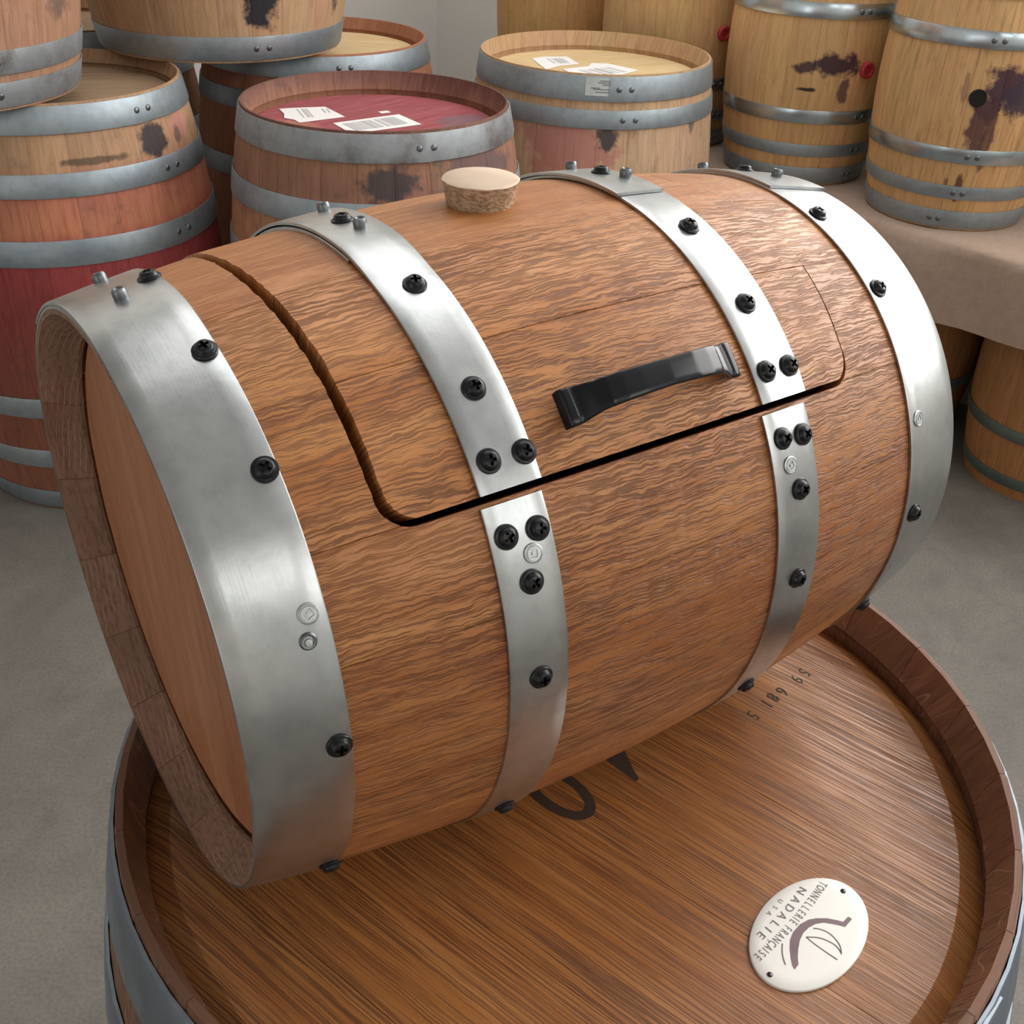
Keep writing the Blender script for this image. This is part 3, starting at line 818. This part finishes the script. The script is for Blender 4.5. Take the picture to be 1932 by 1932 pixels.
# under it
BLp = (-.58, 3.14)
m_bl = bgwood('dull reddish staves', [(0, (.5, .35, .3)), (.95, (.75, .45, .40))])
hd_y = bghead('fresh blond head', ((.62, .44, .22), (.72, .55, .31), (.34, .22, .10)))
barrel((BLp[0], BLp[1], 0), 'half-hidden barrel with blond head behind the purple-topped barrel', .936, .292, .345, 26, m_bl, hd_y,
       [(.882, .932, -60.9), (.80, .845, 10), (.63, .68, 10), (.27, .32, 40), (.13, .18, 40), (.005, .055, 40)], hoopmat='bghoop')
m_dk = bgwood('shaded staves', [(0, (.5, .35, .3)), (.95, (.55, .40, .34))])  # dye kept dark, so the gap's shade sits in the colour
barrel((-1.30, 3.30, 0), 'barrel hidden in the dark gap behind the two left stacks', .936, .292, .345, 26, m_dk, hd_lr,
       [(.882, .932, 10), (.80, .845, 10), (.63, .68, 10), (.27, .32, 40), (.13, .18, 40), (.005, .055, 40)], hoopmat='bghoop')
# purple-red topped barrel
RDp = (-.338, 2.490)
m_rd = bgwood('purple smudged staves', [(0, (.75, .5, .4)), (.5, (.9, .55, .42)), (.72, (.85, .62, .52)), (.80, (.62, .46, .48)), (.87, (.72, .55, .48)), (.90, (.50, .38, .43)), (.93, (.34, .24, .28))],
              [(on(*RDp, .31, -78, .82), .07, .05, (.06, .06, .07), .85), (on(*RDp, .31, -40, .84), .16, .06, (.14, .11, .12), .75), (on(*RDp, .31, -50, .74), .12, .10, (.12, .10, .11), .6)], speckle=.35)
hd_rd = bghead('wine dyed head', ((.36, .085, .10), (.44, .14, .15), (.14, .04, .06)), zone_stain([(0, (1, 1, 1)), (1, (1, 1, 1))],
              [((-.52, 2.40, .88), .10, .05, (.52, .26, .17), .6), ((-.14, 2.52, .88), .09, .05, (.20, .16, .18), .7)], speckle=.2))
red = barrel((RDp[0], RDp[1], 0), 'upright barrel with purple-red head and white paper labels', .921, .2915, .343, 26, m_rd, hd_rd,
       [(.862, .916, -57, 'bghoop_dirty'), (.735, .785, -50), (.60, .65, 10), (.27, .32, 40), (.13, .18, 40), (.005, .055, 40)], board_ang=.9, depth=.05, tint=(.85, .78, .8))
# yellow topped barrel
YLp = (.163, 2.977)
m_yl = bgwood('grey and pink staves', [(0, (.8, .6, .5)), (.62, (.88, .78, .74)), (.75, (1, .92, .88)), (.83, (.95, .85, .82)), (.95, (.95, .85, .72))],
              [(on(*YLp, .32, -104, .78), .16, .11, (.44, .17, .16), .75), (on(*YLp, .31, -86, .815), .035, .045, (.06, .055, .06), .95), (on(*YLp, .31, -40, .84), .02, .04, (.06, .06, .06), .7)], speckle=.2)
yel = barrel((YLp[0], YLp[1], 0), 'upright barrel with blond head, torn paper labels and foil sticker on its top hoop', .952, .293, .328, 26, m_yl, hd_y,
       [(.893, .948, -72.4), (.832, .874, -70), (.62, .67, 10), (.27, .32, 40), (.13, .18, 40), (.005, .055, 40)], board_ang=.5, depth=.045)
def paper(parent, pts, z, name='paper_label', mat='paper', curl=0):
    V = [(x - parent.location.x, y - parent.location.y, z) for x, y in pts]
    n = len(V); V += [(x, y, z + .0006) for x, y, _ in V]
    Fc = [tuple(range(n, 2 * n)), tuple(range(n))[::-1]] + [(i, (i + 1) % n, n + (i + 1) % n, n + i) for i in range(n)]
    return link(name, mesh(name, V, Fc, None, M[mat], smooth=False), parent)
def bars(lab, parent, p, ux, uy, z, count, length):
    """printed barcode bars: p corner, ux along the row, uy bar direction"""
    for k in range(count):
        if random.random() < .12: continue
        w0 = random.uniform(.35, .8); t = k / count
        a = p + ux * t; b = a + ux * (w0 / count); q = [a, b, b + uy, a + uy]
        V = [(x.x - parent.location.x, x.y - parent.location.y, z) for x in q]
        o = link('barcode_bar', mesh('barcode_bar', V, [(0, 1, 2, 3)], None, M['barink'], smooth=False), lab)
zr = .921 - .05 + .0006
lab = paper(red, [(-.568, 2.563), (-.545, 2.575), (-.470, 2.602), (-.411, 2.516), (-.500, 2.447), (-.515, 2.470), (-.54, 2.482), (-.548, 2.52)], zr)
bars(lab, red, Vector((-.535, 2.565)), Vector((.030, .010)), Vector((.03, -.075)), zr + .0008, 6, 1)
bars(lab, red, Vector((-.475, 2.578)), Vector((.015, .006)), Vector((.014, -.035)), zr + .0008, 3, 1)
lab = paper(red, [(-.428, 2.455), (-.295, 2.560), (-.236, 2.478), (-.375, 2.372)], zr)
bars(lab, red, Vector((-.408, 2.452)), Vector((.105, .083)), Vector((.040, -.055)), zr + .0008, 24, 1)
paper(red, [(-.345, 2.575), (-.325, 2.59), (-.315, 2.575), (-.335, 2.562)], zr)
zy = .952 - .045 + .0006
lab = paper(yel, [(0.001, 3.080), (.035, 3.112), (.096, 3.125), (.126, 3.032), (.075, 3.00), (.038, 2.945)], zy)
bars(lab, yel, Vector((.04, 3.085)), Vector((.045, .012)), Vector((.02, -.06)), zy + .0008, 8, 1)
lab = paper(yel, [(.080, 2.955), (.15, 3.01), (.16, 3.055), (.175, 3.05), (.20, 3.055), (.278, 2.985), (.20, 2.88), (.12, 2.88)], zy)
bars(lab, yel, Vector((.12, 2.95)), Vector((.085, .06)), Vector((.045, -.055)), zy + .0008, 18, 1)
# foil sticker on the hoop
P, Q, U = [], [], []
pfy = profile(.952, .293, .328)
for a in np.linspace(-96.5, -76.5, 10):
    ra = rad(a); rw = []
    for z in (.906, .92, .935, .945): rw.append(((pfy(z) + .0036) * cos(ra), (pfy(z) + .0036) * sin(ra), z))
    P.append(rw); Q.append([(x * .998, y * .998, z) for x, y, z in rw]); U.append([(0, 0)] * 4)
stk = link('foil_sticker', shell('foil_sticker', np.array(P), np.array(Q), np.array(U), None, M['sticker']), yel)
for zc, aa0, aa1 in ((.9385, -90, -83), (.9345, -91, -82), (.930, -89, -82.5), (.923, -94, -90), (.920, -93, -80), (.914, -92, -84)):
    P, Q, U = [], [], []
    for a in np.linspace(aa0, aa1, 5):
        ra = rad(a); rw = [((pfy(z) + .0040) * cos(ra), (pfy(z) + .0040) * sin(ra), z) for z in (zc - .0009, zc + .0009)]
        P.append(rw); Q.append([(x * .9992, y * .9992, z) for x, y, z in rw]); U.append([(0, 0)] * 2)
    link('print_line', shell('print_line', np.array(P), np.array(Q), np.array(U), None, M['ink']), stk)

# ------------------------------------------------------------------ small casks on the right
KH, kh, kb = .628, .188, .2235
KT = ((.58, .40, .225), (.68, .50, .31), (.30, .19, .10))
def hoopset(seams, mats=('brighthoop', 'brighthoop', 'brighthoop', 'brighthoop')):
    s0, s1, s2, s3 = seams
    return [(.004, .048, s0, 'bghoop'), (.078, .110, s1, 'bghoop'), (.165, .199, s2, 'brighthoop'), (.418, .454, s3, 'brighthoop'), (.52, .552, 30), (.58, .624, 30)]
RBp = (1.0796, 2.8292); MBp = (.755, 3.167); B3p = (.43, 3.50); B4p = (.105, 3.84)
WN = (.055, .025, .045)
ZB = .635
m_rb = bgwood('cask staves splashed with wine', [(0, (1, .82, .62)), (.63, (1, .85, .68))],
    [(on(*RBp, .22, -92, .975), .062, .062, WN, .95), (on(*RBp, .22, -84, .95), .05, .055, (.06, .04, .06), .95), (on(*RBp, .22, -100, .93), .045, .03, WN, .9), (on(*RBp, .22, -102, .88), .030, .085, (.10, .045, .05), .9), (on(*RBp, .22, -95, .87), .018, .11, (.10, .045, .04), .85), (on(*RBp, .21, -104, .74), .012, .05, (.12, .05, .04), .9), (on(*RBp, .21, -112, .73), .008, .045, (.20, .10, .06), .8), (on(*RBp, .22, -114, .97), .010, .05, (.22, .12, .10), .6)], KT, speckle=.10, streak=.45)
m_mb = bgwood('blond cask staves with wine splash', [(0, (1, .80, .60)), (.63, (1, .90, .72))],
    [(on(*MBp, .22, -84, .945), .085, .042, WN, .95), (on(*MBp, .22, -104, .938), .045, .020, WN, .9), (on(*MBp, .22, -103, .885), .030, .008, (.03, .02, .02), .95), (on(*MBp, .22, -78, .88), .02, .05, (.10, .05, .06), .85)], KT, speckle=.08, streak=.3)
m_b3 = bgwood('blond cask staves', [(0, (1, .85, .65)), (.63, (1, .88, .70))], (), KT, speckle=.12)
m_b4 = bgwood('ochre cask staves', [(0, (.95, .76, .52)), (.63, (.95, .76, .52))], (), KT, speckle=.16)
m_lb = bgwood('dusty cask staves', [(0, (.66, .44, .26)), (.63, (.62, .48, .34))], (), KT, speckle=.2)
G1 = None
rb = barrel((*RBp, ZB), 'rightmost upper cask with an open black bung hole and wine runs', KH, kh, kb, 20, m_rb, hd_lr, hoopset((-108, -97, -94.4, -96)), a0=.1, jitter=.06)
mb = barrel((*MBp, ZB), 'upper cask with dark splash beside its red bung, next to the open-holed one', KH, kh, kb, 20, m_mb, hd_lr, hoopset((-50, -50, -55, -66)), a0=.3, jitter=.04)
b3 = barrel((*B3p, ZB), 'clean blond cask in the back row with a red bung at its right side', KH, kh, kb, 20, m_b3, hd_lr, hoopset((-50, -50, -55, -80)), a0=.2, jitter=.08)
b4 = barrel((*B4p, ZB), 'ochre cask furthest back beside the white wall', KH, kh, kb, 20, m_b4, hd_lr, hoopset((-50, -50, -55, 66)), a0=.15, jitter=.05)
def bungfix(root, name, ang, z, rings, mat, label=None):
    pf = profile(KH, kh, kb); r = pf(z - ZB)
    o = link(name, lathe(name, rings, 20, mat, 40), root)
    o.matrix_local = Matrix.Translation((r * cos(rad(ang)), r * sin(rad(ang)), z - ZB)) @ Matrix.Rotation(rad(ang), 4, 'Z') @ Matrix.Rotation(pi / 2, 4, 'Y')
    if label: o['label'] = label
redr = [(.021, -.004), (.021, .007), (.018, .010), (.012, .010), (.010, .005)]
bungfix(mb, 'bung', -63.3, .935, redr, M['redbung'], 'red silicone bung')
bungfix(b3, 'bung', -62, .955, redr, M['redbung'], 'red silicone bung')
# open hole: raised black disc, its inner dark painted rather than cut
bungfix(rb, 'bung_hole_disc', -106, .949, [(.0195, -.004), (.0195, .0015), (.0175, .0022), (.0170, .0016)], M['dark'], 'black disc painted for the dark of the open bung hole')
# casks under the cardboard
lb1 = barrel((1.42, 2.58, 0), 'lower cask under the cardboard at the right edge, with grey-green hoops', KH, kh, kb, 20, m_lb, hd_lr,
             [(.030, .062, 30, 'greenhoop'), (.165, .197, 30, 'greenhoop'), (.43, .46, 30, 'greenhoop'), (.57, .62, 30, 'greenhoop')], a0=.1, jitter=.04)
for p, lb in (((1.09, 2.92), 'dim lower cask under the cardboard, half hidden by the small barrel'),
          ((.70, 3.29), 'lower cask deep under the cardboard, below the cask with the splash')):
    barrel((*p, 0), lb, KH, kh, kb, 20, m_lb, hd_lr, [(.030, .062, 30, 'greenhoop'), (.165, .197, 30, 'greenhoop'), (.43, .46, 30, 'greenhoop'), (.57, .62, 30, 'greenhoop')], a0=.3, tint=(.8, .7, .65))  # tint darkens both casks, putting the shade under the cardboard into colour
# cardboard sheet, folded over the row
def cardboard():
    N = NT('brown cardboard')
    p = N.n('ShaderNodeTexCoord').outputs['Object']
    a = N.noise(p, 5, 4, .6); b = N.noise(p, 60, 3)
    col = N.mix(a, (.37, .27, .21), (.47, .355, .28)); col = N.mix(N.ramp(b, [(.4, 0.0), (.9, .3)]), col, (.22, .15, .11))
    N.set(Base_Color=col, Roughness=.85); N.b.inputs['Specular IOR Level'].default_value = .2
    N.bump(N.math('ADD', a, N.math('MULTIPLY', b, .1)), .6, .012); return N.m
M['card'] = cardboard()
d0 = Vector((.7071, -.7071, 0)); d1 = Vector((.7071, .7071, 0))       # along the fold, towards the wall
f0 = Vector((1.02, 2.56, 0))                                           # a point on the fold
P, Q, U = [], [], []
us = np.linspace(-1.62, .62, 46)
for u_ in us:
    rp = []; rq = []; ru = []
    wob = .004 * sin(u_ * 9) + .003 * sin(u_ * 23)
    zb = interp(u_, [-1.7, -.1, .2, .6], [.42, .425, .432, .45])
    tin = .045 * max(0, min(1, (-.45 - u_) / .2))
    prof = [(.50, .6315), (.40, .6315), (.22, .6315), (.08, .6315), (.03, .631 + wob * .3), (.012, .628), (.002, .620), (-.003 + wob, .600), (-.006 + wob * 1.5, .55), (-.006 + wob * 2, .49), (-.004 + wob * 2.4, zb)]
    for i, (t, z) in enumerate(prof):
        q = f0 + d0 * u_ + d1 * (t + (tin if i > 3 else 0)); rp.append((q.x, q.y, z + .0025))
        q2 = q + (Vector((0, 0, -.003)) if i < 5 else d1 * .004); rq.append((q2.x, q2.y, q2.z + z if i >= 5 else z - .0005)); ru.append((u_, t))
    P.append(rp); Q.append(rq); U.append(ru)
cb = link('cardboard_sheet', shell('cardboard_sheet', np.array(P), np.array(Q), np.array(U), None, M['card'], 50))
tag(cb, 'brown cardboard sheet folded down over the lower casks, upper casks standing on it', 'cardboard')
